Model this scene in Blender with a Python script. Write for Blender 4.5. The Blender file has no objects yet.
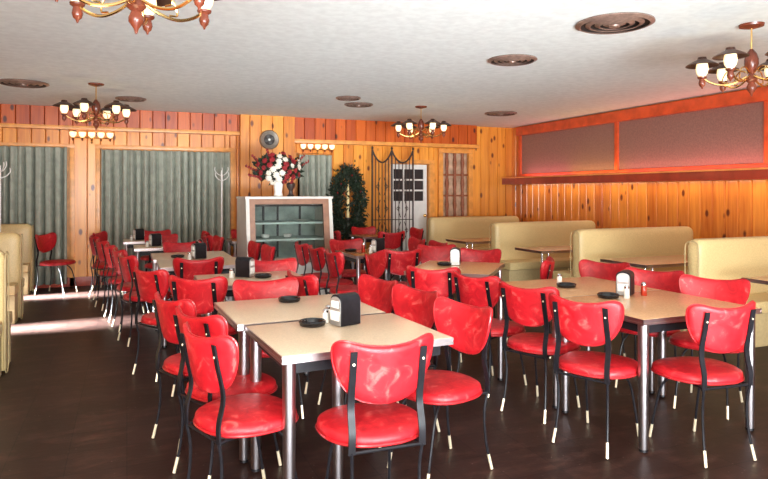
import bpy, bmesh, math, random
from mathutils import Vector, Matrix
R = math.radians
S = bpy.context.scene
C = S.collection

# ------------------------------------------------------------------ materials
def new_mat(name):
    m = bpy.data.materials.new(name); m.use_nodes = True
    return m, m.node_tree, m.node_tree.nodes['Principled BSDF']

def simple(name, col, rough=0.5, metal=0.0, vary=0.08, scale=30, emit=None, estr=0, trans=0, bump=0.0):
    m, nt, b = new_mat(name)
    N, L = nt.nodes, nt.links
    tc = N.new('ShaderNodeTexCoord'); no = N.new('ShaderNodeTexNoise')
    no.inputs['Scale'].default_value = scale; no.inputs['Detail'].default_value = 4
    L.new(tc.outputs['Object'], no.inputs['Vector'])
    cr = N.new('ShaderNodeValToRGB')
    cr.color_ramp.elements[0].position = 0.35; cr.color_ramp.elements[1].position = 0.65
    cr.color_ramp.elements[0].color = [c*(1-vary) for c in col]+[1]
    cr.color_ramp.elements[1].color = [min(1, c*(1+vary)) for c in col]+[1]
    L.new(no.outputs['Fac'], cr.inputs['Fac']); L.new(cr.outputs['Color'], b.inputs['Base Color'])
    b.inputs['Roughness'].default_value = rough; b.inputs['Metallic'].default_value = metal
    if trans: b.inputs['Transmission Weight'].default_value = trans
    if emit:
        b.inputs['Emission Color'].default_value = list(emit)+[1]; b.inputs['Emission Strength'].default_value = estr
    if bump:
        bp = N.new('ShaderNodeBump'); bp.inputs['Strength'].default_value = bump; bp.inputs['Distance'].default_value = 0.004
        L.new(no.outputs['Fac'], bp.inputs['Height']); L.new(bp.outputs['Normal'], b.inputs['Normal'])
    return m

def pine(name, light, dark, knot, axis, board=0.19, rough=0.3):
    """vertical pine boards: tone per board, streaky grain and knots"""
    m, nt, b = new_mat(name); N, L = nt.nodes, nt.links
    tc = N.new('ShaderNodeTexCoord'); sep = N.new('ShaderNodeSeparateXYZ'); L.new(tc.outputs['Object'], sep.inputs[0])
    d = N.new('ShaderNodeMath'); d.operation = 'DIVIDE'; d.inputs[1].default_value = board; L.new(sep.outputs[axis], d.inputs[0])
    fl = N.new('ShaderNodeMath'); fl.operation = 'FLOOR'; L.new(d.outputs[0], fl.inputs[0])
    wn = N.new('ShaderNodeTexWhiteNoise'); wn.noise_dimensions = '1D'; L.new(fl.outputs[0], wn.inputs['W'])
    mp = N.new('ShaderNodeMapping'); mp.inputs['Scale'].default_value = (9, 9, 0.55)
    L.new(tc.outputs['Object'], mp.inputs[0])
    off = N.new('ShaderNodeVectorMath'); off.operation = 'ADD'; L.new(mp.outputs[0], off.inputs[0])
    cmb = N.new('ShaderNodeCombineXYZ'); mu = N.new('ShaderNodeMath'); mu.operation = 'MULTIPLY'; mu.inputs[1].default_value = 37.0
    L.new(wn.outputs['Value'], mu.inputs[0]); L.new(mu.outputs[0], cmb.inputs['Z']); L.new(cmb.outputs[0], off.inputs[1])
    no = N.new('ShaderNodeTexNoise'); no.inputs['Scale'].default_value = 2.2; no.inputs['Detail'].default_value = 6; no.inputs['Distortion'].default_value = 0.8
    L.new(off.outputs[0], no.inputs['Vector'])
    mix = N.new('ShaderNodeMixRGB'); mix.inputs[1].default_value = list(light)+[1]; mix.inputs[2].default_value = list(dark)+[1]
    ad = N.new('ShaderNodeMath'); ad.operation = 'MULTIPLY_ADD'; ad.inputs[1].default_value = 0.75; L.new(wn.outputs['Value'], ad.inputs[0])
    s1 = N.new('ShaderNodeMath'); s1.operation = 'MULTIPLY_ADD'; s1.inputs[1].default_value = 1.6; s1.inputs[2].default_value = -0.75
    L.new(no.outputs['Fac'], s1.inputs[0]); L.new(s1.outputs[0], ad.inputs[2]); ad.use_clamp = True
    L.new(ad.outputs[0], mix.inputs[0])
    # knots
    mk = N.new('ShaderNodeMapping'); mk.inputs['Scale'].default_value = (6.4, 6.4, 3.4); L.new(tc.outputs['Object'], mk.inputs[0])
    vo = N.new('ShaderNodeTexVoronoi'); vo.inputs['Scale'].default_value = 1.0; L.new(mk.outputs[0], vo.inputs['Vector'])
    kr = N.new('ShaderNodeValToRGB'); kr.color_ramp.elements[0].position = 0.12; kr.color_ramp.elements[1].position = 0.21
    kr.color_ramp.elements[0].color = (1, 1, 1, 1); kr.color_ramp.elements[1].color = (0, 0, 0, 1)
    L.new(vo.outputs['Distance'], kr.inputs['Fac'])
    m2 = N.new('ShaderNodeMixRGB'); m2.inputs[2].default_value = list(knot)+[1]
    L.new(kr.outputs['Color'], m2.inputs[0]); L.new(mix.outputs[0], m2.inputs[1])
    L.new(m2.outputs[0], b.inputs['Base Color']); b.inputs['Roughness'].default_value = rough
    return m

M = {}
M['pine'] = pine('pine_boards', (0.84, 0.35, 0.050), (0.54, 0.15, 0.020), (0.16, 0.035, 0.010), 'X')
M['pine_y'] = pine('pine_boards_side', (0.76, 0.26, 0.040), (0.46, 0.095, 0.016), (0.15, 0.03, 0.010), 'Y', rough=0.22)
M['pine_shade'] = pine('pine_soffit_shade', (0.60, 0.120, 0.012), (0.33, 0.042, 0.007), (0.09, 0.015, 0.008), 'X', rough=0.35)  # weaker light on the soffit is put into the colour: redder, darker pine
M['trim'] = simple('pine_trim', (0.72, 0.30, 0.065), 0.35, vary=0.15, scale=8)
M['red_wood'] = simple('red_stained_wood', (0.62, 0.090, 0.025), 0.35, vary=0.18, scale=6)
M['dark_red_wood'] = simple('dark_red_wood', (0.36, 0.045, 0.022), 0.3, vary=0.18, scale=6)
M['panel'] = simple('brown_grey_panel', (0.26, 0.145, 0.12), 0.36, vary=0.14, scale=60)
M['curtain'] = simple('grey_green_drape', (0.33, 0.35, 0.29), 0.85, vary=0.12, scale=9)
M['curtain_band'] = simple('drape_heading', (0.27, 0.29, 0.25), 0.85, vary=0.1, scale=9)
M['ceiling'] = simple('ceiling_plaster', (0.76, 0.81, 0.79), 0.9, vary=0.05, scale=14, bump=0.35)
M['ledge_top'] = simple('ledge_top_wood', (0.80, 0.30, 0.09), 0.25, vary=0.1, scale=6)
M['cream'] = simple('cream_vinyl', (0.64, 0.48, 0.225), 0.42, vary=0.09, scale=90, bump=0.15)
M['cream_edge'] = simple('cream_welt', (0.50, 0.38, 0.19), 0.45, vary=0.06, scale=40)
M['laminate'] = simple('cream_laminate', (0.61, 0.47, 0.33), 0.28, vary=0.10, scale=130)
M['laminate_tan'] = simple('tan_laminate', (0.58, 0.33, 0.165), 0.25, vary=0.12, scale=110)
M['laminate_wood'] = simple('brown_laminate', (0.40, 0.17, 0.07), 0.2, vary=0.15, scale=20)
M['chrome'] = simple('chrome', (0.72, 0.71, 0.72), 0.2, 1.0, vary=0.03)
M['leg_metal'] = simple('dull_chrome', (0.46, 0.42, 0.43), 0.28, 1.0, vary=0.05)
M['chrome_edge'] = simple('ribbed_metal_edge', (0.55, 0.47, 0.47), 0.3, 1.0, vary=0.05)
M['black'] = simple('black_enamel', (0.010, 0.009, 0.011), 0.35, vary=0.2)
M['black'].node_tree.nodes['Principled BSDF'].inputs['Specular IOR Level'].default_value = 0.2
M['black_gloss'] = simple('black_glass', (0.008, 0.007, 0.008), 0.08, vary=0.2)
M['brass'] = simple('brass', (0.80, 0.52, 0.20), 0.22, 1.0, vary=0.05)
M['ferrule'] = simple('pale_brass_ferrule', (0.86, 0.74, 0.52), 0.32, 0.55, vary=0.05)
M['copper_wood'] = simple('turned_maple', (0.14, 0.032, 0.016), 0.25, vary=0.2, scale=12)
M['hat'] = simple('dark_bronze_shade', (0.060, 0.026, 0.018), 0.35, 0.3, vary=0.2)
M['glow'] = simple('lit_milk_glass', (0.95, 0.85, 0.62), 0.4, vary=0.02, emit=(1.0, 0.74, 0.38), estr=1.15)
M['white_paint'] = simple('white_paint', (0.62, 0.60, 0.55), 0.45, vary=0.04, scale=8)
M['white_gloss'] = simple('white_china', (0.80, 0.78, 0.74), 0.2, vary=0.03)
M['door_paint'] = simple('pale_door_paint', (0.72, 0.72, 0.69), 0.5, vary=0.05, scale=8)
M['dark_glass'] = simple('dark_pane', (0.008, 0.009, 0.011), 0.3, vary=0.2)
M['case_wood'] = simple('case_brown_wood', (0.27, 0.13, 0.075), 0.4, vary=0.15, scale=10)
M['case_inner'] = simple('case_interior', (0.36, 0.42, 0.38), 0.5, vary=0.25, scale=5)
M['case_dark'] = simple('case_dark_lining', (0.06, 0.055, 0.05), 0.5, vary=0.2)
M['case_shelf'] = simple('pale_green_shelf', (0.50, 0.60, 0.56), 0.25, vary=0.06)
M['iron'] = simple('wrought_iron', (0.035, 0.020, 0.016), 0.5, vary=0.3)
M['leaf'] = simple('dark_leaf', (0.014, 0.026, 0.012), 0.55, vary=0.5, scale=12)
M['petal_red'] = simple('red_petal', (0.29, 0.012, 0.017), 0.6, vary=0.3, scale=25)
M['petal_white'] = simple('white_petal', (0.74, 0.68, 0.58), 0.6, vary=0.1, scale=25)
M['candle'] = simple('pale_candle', (0.90, 0.74, 0.36), 0.5, vary=0.05)
M['paper'] = simple('paper_napkin', (0.82, 0.80, 0.75), 0.8, vary=0.05)
M['salt'] = simple('shaker_glass', (0.70, 0.68, 0.62), 0.12, vary=0.05)
M['ketchup'] = simple('ketchup', (0.42, 0.03, 0.012), 0.15, vary=0.1)
M['vent'] = simple('bronze_vent', (0.22, 0.14, 0.11), 0.3, 0.2, vary=0.2)
M['vent_dark'] = simple('vent_throat', (0.030, 0.018, 0.014), 0.7, vary=0.2)
M['spindle'] = simple('brown_spindle', (0.26, 0.07, 0.022), 0.35, vary=0.2)
M['lattice_back'] = simple('tan_backing', (0.55, 0.36, 0.24), 0.5, vary=0.3, scale=6)
M['steel'] = simple('brushed_steel', (0.50, 0.49, 0.47), 0.38, 0.7, vary=0.05)
M['cork'] = simple('grey_metal', (0.33, 0.30, 0.26), 0.35, 0.6, vary=0.1)

def glass_mat():
    m, nt, b = new_mat('clear_glass')
    b.inputs['Base Color'].default_value = (0.92, 0.97, 0.95, 1); b.inputs['Roughness'].default_value = 0.03
    b.inputs['Transmission Weight'].default_value = 1.0; b.inputs['IOR'].default_value = 1.1
    return m
M['glass'] = glass_mat()

def vinyl():
    m, nt, b = new_mat('red_vinyl_highlights'); N, L = nt.nodes, nt.links
    tc = N.new('ShaderNodeTexCoord'); oi = N.new('ShaderNodeObjectInfo')
    ad = N.new('ShaderNodeVectorMath'); ad.operation = 'ADD'; L.new(tc.outputs['Object'], ad.inputs[0])
    sc = N.new('ShaderNodeMath'); sc.operation = 'MULTIPLY'; sc.inputs[1].default_value = 20; L.new(oi.outputs['Random'], sc.inputs[0])
    L.new(sc.outputs[0], ad.inputs[1])
    no = N.new('ShaderNodeTexNoise'); no.inputs['Scale'].default_value = 11; no.inputs['Detail'].default_value = 7
    no.inputs['Distortion'].default_value = 1.4; no.inputs['Roughness'].default_value = 0.62
    L.new(ad.outputs[0], no.inputs['Vector'])
    cr = N.new('ShaderNodeValToRGB'); e = cr.color_ramp.elements
    e[0].position = 0.36; e[0].color = (0.34, 0.005, 0.010, 1)
    e[1].position = 0.78; e[1].color = (0.66, 0.13, 0.11, 1)  # lightest tone paints streaky highlights into the red
    x = e.new(0.57); x.color = (0.49, 0.010, 0.016, 1)
    L.new(no.outputs['Fac'], cr.inputs['Fac']); L.new(cr.outputs['Color'], b.inputs['Base Color'])
    b.inputs['Roughness'].default_value = 0.46; b.inputs['Specular IOR Level'].default_value = 0.4
    bp = N.new('ShaderNodeBump'); bp.inputs['Strength'].default_value = 0.25; bp.inputs['Distance'].default_value = 0.01
    n2 = N.new('ShaderNodeTexNoise'); n2.inputs['Scale'].default_value = 7; L.new(ad.outputs[0], n2.inputs['Vector'])
    L.new(n2.outputs['Fac'], bp.inputs['Height']); L.new(bp.outputs['Normal'], b.inputs['Normal'])
    return m
M['vinyl'] = vinyl()
M['piping'] = simple('red_piping', (0.36, 0.012, 0.016), 0.3, vary=0.1)

def floor_mat():
    m, nt, b = new_mat('dark_tile_floor'); N, L = nt.nodes, nt.links
    tc = N.new('ShaderNodeTexCoord')
    br = N.new('ShaderNodeTexBrick'); br.offset = 0.0; br.inputs['Scale'].default_value = 1.0
    br.inputs['Brick Width'].default_value = 0.3; br.inputs['Row Height'].default_value = 0.3
    br.inputs['Mortar Size'].default_value = 0.0025
    br.inputs['Color1'].default_value = (0.020, 0.009, 0.007, 1); br.inputs['Color2'].default_value = (0.030, 0.014, 0.011, 1)
    br.inputs['Mortar'].default_value = (0.008, 0.004, 0.004, 1)
    L.new(tc.outputs['Object'], br.inputs['Vector'])
    no = N.new('ShaderNodeTexNoise'); no.inputs['Scale'].default_value = 3.5; no.inputs['Detail'].default_value = 9; no.inputs['Roughness'].default_value = 0.7
    mp = N.new('ShaderNodeMapping'); mp.inputs['Scale'].default_value = (1, 2.2, 1); L.new(tc.outputs['Object'], mp.inputs[0]); L.new(mp.outputs[0], no.inputs['Vector'])
    cr = N.new('ShaderNodeValToRGB'); cr.color_ramp.elements[0].position = 0.5; cr.color_ramp.elements[1].position = 0.8
    cr.color_ramp.elements[0].color = (0, 0, 0, 1); cr.color_ramp.elements[1].color = (0.6, 0.6, 0.6, 1)
    L.new(no.outputs['Fac'], cr.inputs['Fac'])
    mx = N.new('ShaderNodeMixRGB'); mx.inputs[2].default_value = (0.115, 0.052, 0.038, 1)
    L.new(cr.outputs['Color'], mx.inputs[0]); L.new(br.outputs['Color'], mx.inputs[1])
    # small scattered pale scuffs
    vo = N.new('ShaderNodeTexVoronoi'); vo.inputs['Scale'].default_value = 16; L.new(tc.outputs['Object'], vo.inputs['Vector'])
    vr = N.new('ShaderNodeValToRGB'); vr.color_ramp.elements[0].position = 0.04; vr.color_ramp.elements[1].position = 0.07
    vr.color_ramp.elements[0].color = (0.5, 0.5, 0.5, 1); vr.color_ramp.elements[1].color = (0, 0, 0, 1)
    L.new(vo.outputs['Distance'], vr.inputs['Fac'])
    m3 = N.new('ShaderNodeMixRGB'); m3.inputs[2].default_value = (0.22, 0.16, 0.14, 1)
    L.new(vr.outputs['Color'], m3.inputs[0]); L.new(mx.outputs[0], m3.inputs[1])
    L.new(m3.outputs[0], b.inputs['Base Color'])
    b.inputs['Roughness'].default_value = 0.45; b.inputs['Specular IOR Level'].default_value = 0.14
    bp = N.new('ShaderNodeBump'); bp.inputs['Strength'].default_value = 0.15; bp.inputs['Distance'].default_value = 0.01
    L.new(no.outputs['Fac'], bp.inputs['Height']); L.new(bp.outputs['Normal'], b.inputs['Normal'])
    return m
M['floor'] = floor_mat()

# ------------------------------------------------------------------ mesh helpers
class MB:
    def __init__(self): self.b = bmesh.new()
    def box(self, c, s, rz=0, bev=0.0):
        t = bmesh.new(); bmesh.ops.create_cube(t, size=1)
        bmesh.ops.scale(t, vec=s, verts=t.verts)
        if bev: bmesh.ops.bevel(t, geom=t.edges[:], offset=bev, segments=2, affect='EDGES', profile=0.7)
        bmesh.ops.transform(t, matrix=Matrix.Translation(c) @ Matrix.Rotation(rz, 4, 'Z'), verts=t.verts)
        self.join(t); return self
    def span(self, x0, x1, y0, y1, z0, z1, bev=0.0):
        return self.box(((x0+x1)/2, (y0+y1)/2, (z0+z1)/2), (abs(x1-x0), abs(y1-y0), abs(z1-z0)), 0, bev)
    def join(self, t):
        me = bpy.data.meshes.new('t'); t.to_mesh(me); t.free(); self.b.from_mesh(me); bpy.data.meshes.remove(me)
    def grid(self, P, cu=False, cv=False):
        nu, nv = len(P), len(P[0])
        V = [[self.b.verts.new(p) for p in r] for r in P]
        for i in range(nu if cu else nu-1):
            for j in range(nv if cv else nv-1):
                q = [V[i][j], V[(i+1) % nu][j], V[(i+1) % nu][(j+1) % nv], V[i][(j+1) % nv]]
                if len(set(q)) == 4: self.b.faces.new(q)
        return V
    def tube(self, pts, r, n=8, closed=False, flat=1.0, caps=True):
        pts = [Vector(p) for p in pts]; k = len(pts); rings = []; up = Vector((0, 0, 1)); prev = None
        for i, p in enumerate(pts):
            a = pts[i-1] if (i > 0 or closed) else p; c = pts[(i+1) % k] if (i < k-1 or closed) else p
            d = (c-a).normalized()
            if prev is None:
                x = d.cross(up)
                if x.length < 1e-3: x = Vector((1, 0, 0))
                x.normalize()
            else:
                x = (prev - d*prev.dot(d)).normalized()
            prev = x; y = d.cross(x)
            rr = r[i] if isinstance(r, (list, tuple)) else r
            rings.append([p + x*math.cos(2*math.pi*j/n)*rr + y*math.sin(2*math.pi*j/n)*rr*flat for j in range(n)])
        V = self.grid(rings, cu=closed, cv=True)
        if caps and not closed:
            self.b.faces.new(V[0][::-1]); self.b.faces.new(V[-1])
        return self
    def lathe(self, prof, c=(0, 0, 0), n=20, caps=True):
        c = Vector(c)
        P = [[c + Vector((r*math.cos(2*math.pi*j/n), r*math.sin(2*math.pi*j/n), z)) for j in range(n)] for r, z in prof]
        V = self.grid(P, cv=True)
        if caps:
            self.b.faces.new(V[0][::-1]); self.b.faces.new(V[-1])
        return self
    def pad(self, outline, T, puff, fn, edge=0.35):
        """cushion from a 2-D outline; fn(u, v, d) -> point"""
        levels = [(0.0, 1), (0.45, 1), (0.75, 1), (0.92, 1), (0.985, edge+0.35), (1.0, 0)]
        rings = []
        for s, e in levels: rings.append((s, (T/2)*e + (puff*(1-s**2.4))))
        bot = [(s, -(T/2)*e - 0.25*puff*(1-s**2.4)) for s, e in levels[:-1]][::-1]
        allr = rings + bot; V = []
        for s, d in allr:
            if s == 0: V.append([self.b.verts.new(fn(0, 0, d))])
            else: V.append([self.b.verts.new(fn(u*s, v*s, d)) for u, v in outline])
        n = len(outline)
        for a, c in zip(V[:-1], V[1:]):
            for j in range(n):
                k = (j+1) % n
                if len(a) == 1: self.b.faces.new((a[0], c[j], c[k]))
                elif len(c) == 1: self.b.faces.new((a[j], c[0], a[k]))
                else: self.b.faces.new((a[j], c[j], c[k], a[k]))
        return self
    def prism(self, pts, f0, f1):
        a = [self.b.verts.new(f0(*p)) for p in pts]; c = [self.b.verts.new(f1(*p)) for p in pts]
        self.b.faces.new(a[::-1]); self.b.faces.new(c)
        for j in range(len(pts)):
            k = (j+1) % len(pts); self.b.faces.new((a[j], a[k], c[k], c[j]))
        return self
    def build(self, name, mat, parent=None, loc=(0, 0, 0), rz=0, sharp=35):
        bmesh.ops.recalc_face_normals(self.b, faces=self.b.faces)
        me = bpy.data.meshes.new(name); self.b.to_mesh(me); self.b.free()
        me.polygons.foreach_set('use_smooth', [True]*len(me.polygons)); me.set_sharp_from_angle(angle=R(sharp))
        me.materials.append(M[mat])
        o = bpy.data.objects.new(name, me); C.objects.link(o); o.location = loc; o.rotation_euler.z = rz
        if parent: o.parent = parent
        return o

def tag(o, label, cat, group=None):
    o['label'] = label; o['category'] = cat
    if group: o['group'] = group
    return o
def thing(name, label, cat, loc=(0, 0, 0), rz=0, group=None):
    o = bpy.data.objects.new(name, None); C.objects.link(o); o.empty_display_size = 0.1
    o.location = loc; o.rotation_euler.z = rz
    return tag(o, label, cat, group)
def struct(o): o['kind'] = 'structure'; return o
KIDS = {}
def dup(root, label, loc, rz=None, scale=None):
    def rec(o, par):
        c = o.copy(); C.objects.link(c); c.parent = par
        for k in [q for q in ALL(o)]: rec(k, c)
        return c
    r = rec(root, None); r['label'] = label; r.location = loc
    if rz is not None: r.rotation_euler.z = rz
    return r
def ALL(o): return [q for q in bpy.data.objects if q.parent == o]

def smooth_closed(pts, n=6):
    out = []; k = len(pts)
    for i in range(k):
        p0, p1, p2, p3 = pts[i-1], pts[i], pts[(i+1) % k], pts[(i+2) % k]
        for j in range(n):
            t = j/n
            out.append(tuple(0.5*((2*p1[a]) + (-p0[a]+p2[a])*t + (2*p0[a]-5*p1[a]+4*p2[a]-p3[a])*t*t + (-p0[a]+3*p1[a]-3*p2[a]+p3[a])*t**3) for a in (0, 1)))
    return out
def smooth_open(pts, n=6):
    pts = [Vector(p) for p in pts]; P = [pts[0]*2-pts[1]] + pts + [pts[-1]*2-pts[-2]]; out = []
    for i in range(1, len(P)-2):
        for j in range(n):
            t = j/n; p0, p1, p2, p3 = P[i-1:i+3]
            out.append(0.5*((2*p1) + (-p0+p2)*t + (2*p0-5*p1+4*p2-p3)*t*t + (-p0+3*p1-3*p2+p3)*t**3))
    out.append(pts[-1]); return out

# ------------------------------------------------------------------ the room
YB, XR, XL, YF, H = 10.8, 7.2, -3.3, -2.0, 2.74

struct(MB().span(XL-0.2, XR+0.2, YF, YB+1.2, -0.08, 0).build('floor', 'floor'))
struct(MB().span(XL-0.2, XR+0.2, YF, YB+1.2, H, H+0.1).build('ceiling', 'ceiling'))

def boards_x(mb, x0, x1, z0, z1, y, th=0.02, w=0.19):
    """V-jointed vertical boards facing -Y"""
    g = 0.009
    k = math.floor(x0/w + 1e-6); e = [x0]
    while (k+1)*w < x1-0.01:
        k += 1
        if k*w > x0+0.01: e.append(k*w)
    e.append(x1)
    for a, c in zip(e[:-1], e[1:]):
        prof = [(a, 0.0), (a+0.001, 0.0), (a+g, th), (c-g, th), (c-0.001, 0.0), (c, 0.0)]
        for (xa, da), (xb, db) in zip(prof[:-1], prof[1:]):
            v = [mb.b.verts.new(p) for p in ((xa, y-da, z0), (xb, y-db, z0), (xb, y-db, z1), (xa, y-da, z1))]; mb.b.faces.new(v)
        # solid back so the wall has depth
    mb.span(x0, x1, y, y+0.06, z0, z1)
def boards_y(mb, y0, y1, z0, z1, x, th=0.02, w=0.19, sgn=-1):
    g = 0.012; n = int((y1-y0)/w)
    e = [y0]; k = math.floor(y0/w)
    while (k+1)*w < y1-0.01:
        k += 1
        if k*w > y0+0.01: e.append(k*w)
    e.append(y1)
    for a, c in zip(e[:-1], e[1:]):
        prof = [(a, 0.0), (a+0.001, 0.0), (a+g, th), (c-g, th), (c-0.001, 0.0), (c, 0.0)]
        for (ya, da), (yb, db) in zip(prof[:-1], prof[1:]):
            v = [mb.b.verts.new(p) for p in ((x+sgn*da, ya, z0), (x+sgn*db, yb, z0), (x+sgn*db, yb, z1), (x+sgn*da, ya, z1))]; mb.b.faces.new(v)
    if sgn < 0: mb.span(x, x+0.06, y0, y1, z0, z1)
    else: mb.span(x-0.06, x, y0, y1, z0, z1)

# back wall: openings for three draped windows, the door recess and the latticed opening
w = MB()
for x0, x1, z0, z1 in [(-0.82, -0.38, 0, 2.42), (-3.3, -0.82, 2.15, 2.42), (-0.38, 1.60, 2.13, 2.42), (1.60, 2.74, 0, 2.42),
                       (2.74, 3.38, 2.13, 2.42), (3.38, 4.42, 0, 2.42), (4.42, 5.42, 2.02, 2.42), (5.42, 5.58, 0, 2.42),
                       (5.58, 6.20, 0, 0.98), (5.58, 6.20, 2.22, 2.42), (6.20, 7.22, 0, 2.74), (-3.3, 6.2, 2.42, 2.74)]:
    boards_x(w, x0, x1, z0, z1, YB)
struct(w.build('wall_back', 'pine', sharp=20))
w = MB(); boards_x(w, 1.74, 2.67, 0, H, YB-0.20); w.span(1.74, 1.78, YB-0.19, YB, 0, H); w.span(2.63, 2.67, YB-0.19, YB, 0, H)
struct(w.build('wall_pier', 'pine', sharp=20))
w = MB(); boards_x(w, XL, 1.74, 2.44, H, YB-0.14); struct(w.build('wall_soffit_left', 'pine_shade', sharp=20))
w = MB(); boards_x(w, 2.67, 6.30, 2.36, H, YB-0.14); w.span(6.26, 6.30, YB-0.13, YB, 2.36, H); struct(w.build('wall_soffit_right', 'pine_shade', sharp=20))
struct(MB().span(XL, 1.74, YB-0.19, YB-0.02, 2.40, 2.455, 0.006).build('trim_1', 'trim'))
struct(MB().span(2.67, 6.33, YB-0.19, YB-0.02, 2.30, 2.365, 0.006).build('trim_2', 'trim'))
w = MB()
for a, c in [(-3.3, -0.74), (-0.46, 1.68)]:
    w.span(a, c, YB-0.045, YB-0.015, 2.13, 2.19, 0.004)
for x in (-0.78, -0.42, 1.64): w.span(x-0.035, x+0.035, YB-0.045, YB-0.015, 0, 2.13, 0.004)
struct(w.build('trim_3', 'trim'))
struct(MB().span(XL, 4.3, YB-0.045, YB-0.015, 0, 0.14, 0.004).span(5.45, XR, YB-0.045, YB-0.015, 0, 0.14, 0.004).build('baseboard_back', 'dark_red_wood'))
# panes behind the drapes
for i, (x0, x1) in enumerate([(-3.3, -0.82), (-0.38, 1.60), (2.74, 3.38)]):
    f = struct(MB().span(x0, x1, YB+0.06, YB+0.10, 0.0, 0.30).span(x0, x1, YB+0.06, YB+0.10, 2.06, 2.15)
               .span(x0, x0+0.05, YB+0.06, YB+0.10, 0.3, 2.06).span(x1-0.05, x1, YB+0.06, YB+0.10, 0.3, 2.06).build('window_%d' % (i+1), 'trim'))
    MB().span(x0+0.05, x1-0.05, YB+0.075, YB+0.085, 0.30, 2.06).build('pane', 'dark_glass', f)

# right wall
w = MB(); boards_y(w, YF, YB, 0, 1.60, XR)
boards_y(w, YF, YB, 1.60, H, XR)
struct(w.build('wall_right', 'pine_y', sharp=20))
# left wall with two low window openings onto the aisle between the benches
w = MB()
for y0, y1, z0, z1 in [(YF, 7.20, 0, H), (7.20, 7.85, 0.95, H), (7.85, 9.30, 0, H), (9.30, 10.02, 0.95, H), (10.02, YB, 0, H),
                       (7.20, 7.85, 0, 0.06), (9.30, 10.02, 0, 0.06)]:
    boards_y(w, y0, y1, z0, z1, XL, sgn=1)
struct(w.build('wall_left', 'pine_y', sharp=20))

# framed dark panels and ledge along the right wall
rw = thing('wall_panel_frame', 'red stained frame holding dark brown-grey panels high on the right wall', 'wall panel', (XR-0.02, 5.0, 1.74))
def rel(mb, name, mat, parent, off): return mb.build(name, mat, parent)
o = rw.location
def local(mb): bmesh.ops.translate(mb.b, vec=-Vector(o), verts=mb.b.verts); return mb
m = MB(); m.span(XR-0.12, XR-0.02, YF, 10.48, 2.55, 2.71, 0.004); local(m).build('top_rail', 'red_wood', rw)
m = MB(); m.span(XR-0.07, XR-0.02, YF, 10.48, 1.742, 1.80, 0.004); local(m).build('bottom_rail', 'red_wood', rw)
for y in (10.43, 7.80, 5.28, 2.8, 0.3):
    m = MB(); m.span(XR-0.075, XR-0.02, y-0.035, y+0.035, 1.80, 2.55, 0.004); local(m).build('stile', 'red_wood', rw)
for y0, y1 in ((7.835, 10.395), (5.315, 7.765), (2.835, 5.245), (0.335, 2.765)):
    m = MB(); m.span(XR-0.045, XR-0.02, y0, y1, 1.80, 2.55); local(m).build('panel', 'panel', rw)
m = MB(); m.span(XR-0.26, XR-0.02, YF, 10.77, 1.60, 1.715, 0.006); lg = m.build('wall_ledge', 'dark_red_wood')
tag(lg, 'deep red wooden ledge running under the dark panels on the right wall', 'ledge')
MB().span(XR-0.28, XR-0.02, YF, 10.77, 1.715, 1.74, 0.003).build('ledge_top', 'ledge_top', lg)

# ------------------------------------------------------------------ drapes
def drape(x0, x1, z1, label, seed):
    rnd = random.Random(seed); P = []; n = int((x1-x0)/0.008); ph = [rnd.uniform(0, 6) for _ in range(4)]
    def off(x, t):
        a = 0.056*(0.5+0.5*t)
        p_ = x*55+ph[0]+1.3*math.sin(x*7+ph[1]); return a*(2.8*abs(math.sin(p_/2))**0.6-1.4) + 0.008*math.sin(x*97+ph[2]) + 0.012*math.sin(x*17+ph[3]+t*1.5)
    zs = [z1, z1-0.03, z1-0.09, z1-0.4, z1-0.9, z1-1.4, 0.5, 0.06]
    for z in zs:
        t = min(1, (z1-z)/0.6); P.append([(x0+(x1-x0)*i/n - (x0+x1)/2, -off(x0+(x1-x0)*i/n, t), z) for i in range(n+1)])
    root = thing('curtain', label, 'curtain', ((x0+x1)/2, YB-0.105, 0))
    mb = MB(); mb.grid(P); ob = mb.build('drape', 'curtain', root, sharp=80)
    so = ob.modifiers.new('thick', 'SOLIDIFY'); so.thickness = 0.004
    MB().tube([(x0-(x0+x1)/2, 0.03, z1+0.005), (x1-(x0+x1)/2, 0.03, z1+0.005)], 0.010).build('curtain_rod', 'trim', root)
drape(-3.0, -0.84, 2.13, 'grey-green pleated curtain at the far left of the back wall', 1)
drape(-0.36, 1.59, 2.11, 'wide grey-green pleated curtain between two pine strips on the back wall', 2)
drape(2.76, 3.37, 2.10, 'narrow grey-green curtain behind the flower arrangement', 3)

# ------------------------------------------------------------------ door, lattice, iron screen
d = struct(bpy.data.objects.new('door_1', None)); C.objects.link(d); d.location = (4.93, YB+0.05, 0)
m = MB(); m.span(-0.38, 0.38, 0, 0.045, 0.02, 1.28)
m.span(-0.38, -0.31, 0, 0.045, 1.28, 1.97); m.span(0.31, 0.38, 0, 0.045, 1.28, 1.97); m.span(-0.31, 0.31, 0, 0.045, 1.88, 1.97)
for x in (-0.105, 0.105): m.span(x-0.016, x+0.016, 0, 0.045, 1.28, 1.88)
for z in (1.28+0.2, 1.28+0.4): m.span(-0.31, 0.31, 0.0, 0.045, z-0.016, z+0.016)
m.build('door_leaf', 'door_paint', d)
MB().span(-0.31, 0.31, 0.018, 0.027, 1.28, 1.88).build('door_pane', 'dark_glass', d)
MB().lathe([(0.012, 0), (0.03, 0.01), (0.03, 0.035), (0.015, 0.045)]).build('door_knob', 'brass', d).matrix_local = Matrix.Translation((0.33, 0, 1.0)) @ Matrix.Rotation(R(90), 4, 'X')
m = MB(); m.span(4.42, 4.53, YB-0.03, YB+0.10, 0, 1.98, 0.004); m.span(5.33, 5.44, YB-0.03, YB+0.10, 0, 1.98, 0.004); m.span(4.42, 5.44, YB-0.035, YB+0.10, 1.985, 2.06, 0.004)
struct(m.build('trim_4', 'trim'))
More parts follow.
